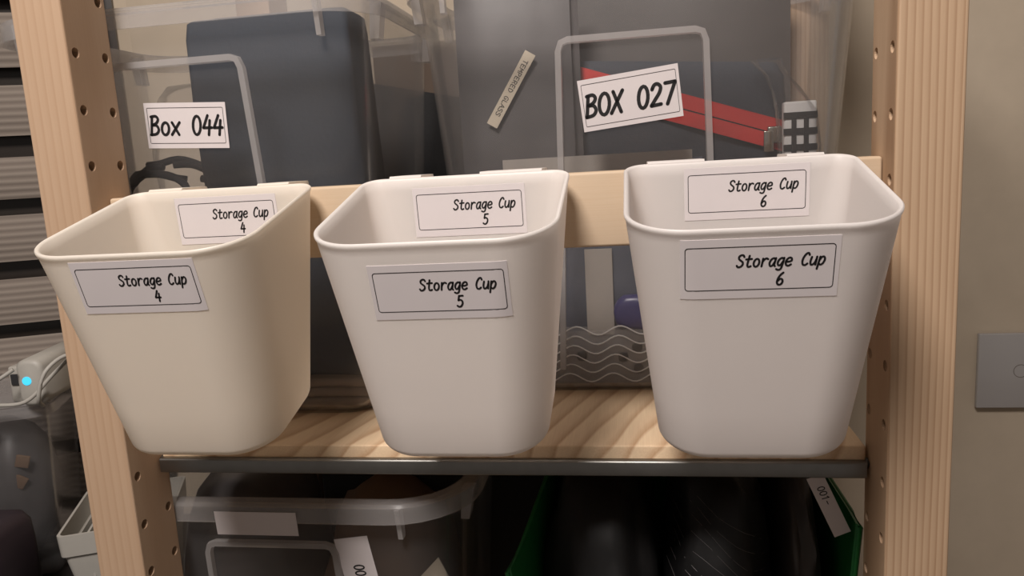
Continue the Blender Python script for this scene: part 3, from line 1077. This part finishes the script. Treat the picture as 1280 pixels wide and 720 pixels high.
tag(lumpy(MB(), tl(32, 63, 98), (56, 38, 82), 61, 3, 0.10).build('parts_bag', 'greybag', smooth=60), 'grey bag of small parts in the hazy box at far left', 'bag')
tag(lumpy(MB(), tl(-62, 63, 84), (24, 36, 66), 67, 3, 0.10).build('parts_bag', 'brown', smooth=60), 'brown bag of small parts in the hazy box at far left', 'bag')
for i, (x, z, m_) in enumerate(((40, 176, 'white'), (66, 140, 'brown'), (58, 118, 'brown'), (20, 170, 'card'))):
    c_ = thing('parts_card', ['small white card on top of the parts in the far left box', 'small brown clip in the far left box, the upper one', 'small brown clip in the far left box, the lower one', 'small grey card among the parts in the far left box'][i], 'card' if i in (0, 3) else 'clip', tl(x, 16, z - 8), (0, 0.3 * i, TH))
    MB().box(-7, 7, 0, 3, 0, 14, 1.0).build('body', m_, c_, smooth=40)
# white hub with a blue light lying on the box lid
lid = tag(MB().box(-112, 112, -6, 134, 206.6, 209.5, 1.0).build('box_lid', 'clear_thick', loc=(-640, 262, TZ), rotz=TH), 'hazy clear lid on the far left box, under the white hub', 'lid')
hub = thing('usb_hub', 'white elongated hub with a glowing blue light at far left', 'hub', (-538, 283, TZ + 209.6), (0, 0, math.radians(14)))
mb = MB()
rings = []
for y, ins in ((0, 4), (1.2, 1.6), (4, 0), (100, 0), (104, 3)):
    rings.append([(x, y, z + 26) for x, z in rrect(27 - 2 * ins, -26 + ins, 24 - ins, 9, 9, 6)])
mb.loft(rings).build('body', 'greytray', hub, smooth=50)
mb = MB()
for k in range(1):
    rings = [[(-3 + 4.6 * math.cos(2 * math.pi * a / 20), y, 28 + 4.6 * math.sin(2 * math.pi * a / 20)) for a in range(20)] for y in (0.4, -0.5)]
    mb.loft(rings)
mb.build('indicator_light', 'led', hub, smooth=40)
ad = thing('plug_adapter', 'small white plug adapter beside the hub at far left', 'adapter', (-566, 296, TZ + 209.6), (0, 0, 0.1))
MB().box(-9, 9, 0, 30, 0, 40, 3).build('body', 'greytray', ad, smooth=40)
MB().box(-5, 5, -2, 0.5, 20, 32, .6).build('socket_face', 'dark_bit', ad)
zt_ = TZ + 213
for i, pts in enumerate((
        [(-600, 250, zt_), (-570, 262, zt_ + 4), (-535, 270, zt_ + 6), (-512, 285, zt_ + 30), (-490, 300, zt_ + 52), (-470, 310, zt_ + 58)],
        [(-520, 275, zt_), (-512, 262, zt_ + 12), (-505, 268, zt_ + 38), (-494, 290, zt_ + 50), (-478, 306, zt_ + 34)],
        [(-610, 262, zt_ + 2), (-585, 256, zt_ + 22), (-560, 262, zt_ + 30), (-545, 272, zt_ + 40)])):
    tag(MB().tube(smooth_pts(pts, False, 6), 2.1, 8).build('usb_cable', 'greytray', smooth=60),
        ['long pale grey cable trailing in front of the hub', 'pale grey cable looping beside the hub by the post', 'short pale grey cable arching over the adapter'][i], 'cable', 'cables by the hub')
# divided tray
tr = thing('divided_tray', 'pale grey plastic tray with a divider on the table behind the post', 'tray', (-489, 230, TZ), (0, 0, TH))
ft = [[(x, y, z) for x, y in rrect(104 - 2 * i_, i_, 120 - i_, 6, 6, 5)] for z, i_ in ((0, 10), (66, 5), (67, 0), (88, -1), (90, -1), (90, 1.6), (68, 2.2), (4, 12))]
o = MB().loft(ft).build('body', 'greytray', tr, smooth=40)
o.location = (52 * MM, 0, 0)
d = MB().box(26, 28.5, 6, 114, 6, 88, .5).build('divider', 'greytray', tr)
# dark object with a square tag
dk = thing('dark_bottle', 'dark plum rounded container with a white square tag in the bottom left corner', 'container', (-560, 176, TZ - 0), (0, 0, 0.1))
rings = []
for z, ins in ((0, 4), (4, 0), (80, 0), (104, 1), (113, 5), (116, 12)):
    rings.append([(x, y, z) for x, y in rrect(88 - 2 * ins, ins, 70 - ins, 14, 14, 6)])
MB().loft(rings).build('body', 'purple_black', dk, smooth=50)
c45 = math.radians(38)
tf = lambda x, y, off: (24 + x * math.cos(c45) - y * math.sin(c45), -0.1 - off, 76 + x * math.sin(c45) + y * math.cos(c45))
paper(MB(), -6, 6, -5, 5, tf, .3, 1, 1).build('square_tag', 'paper', dk)
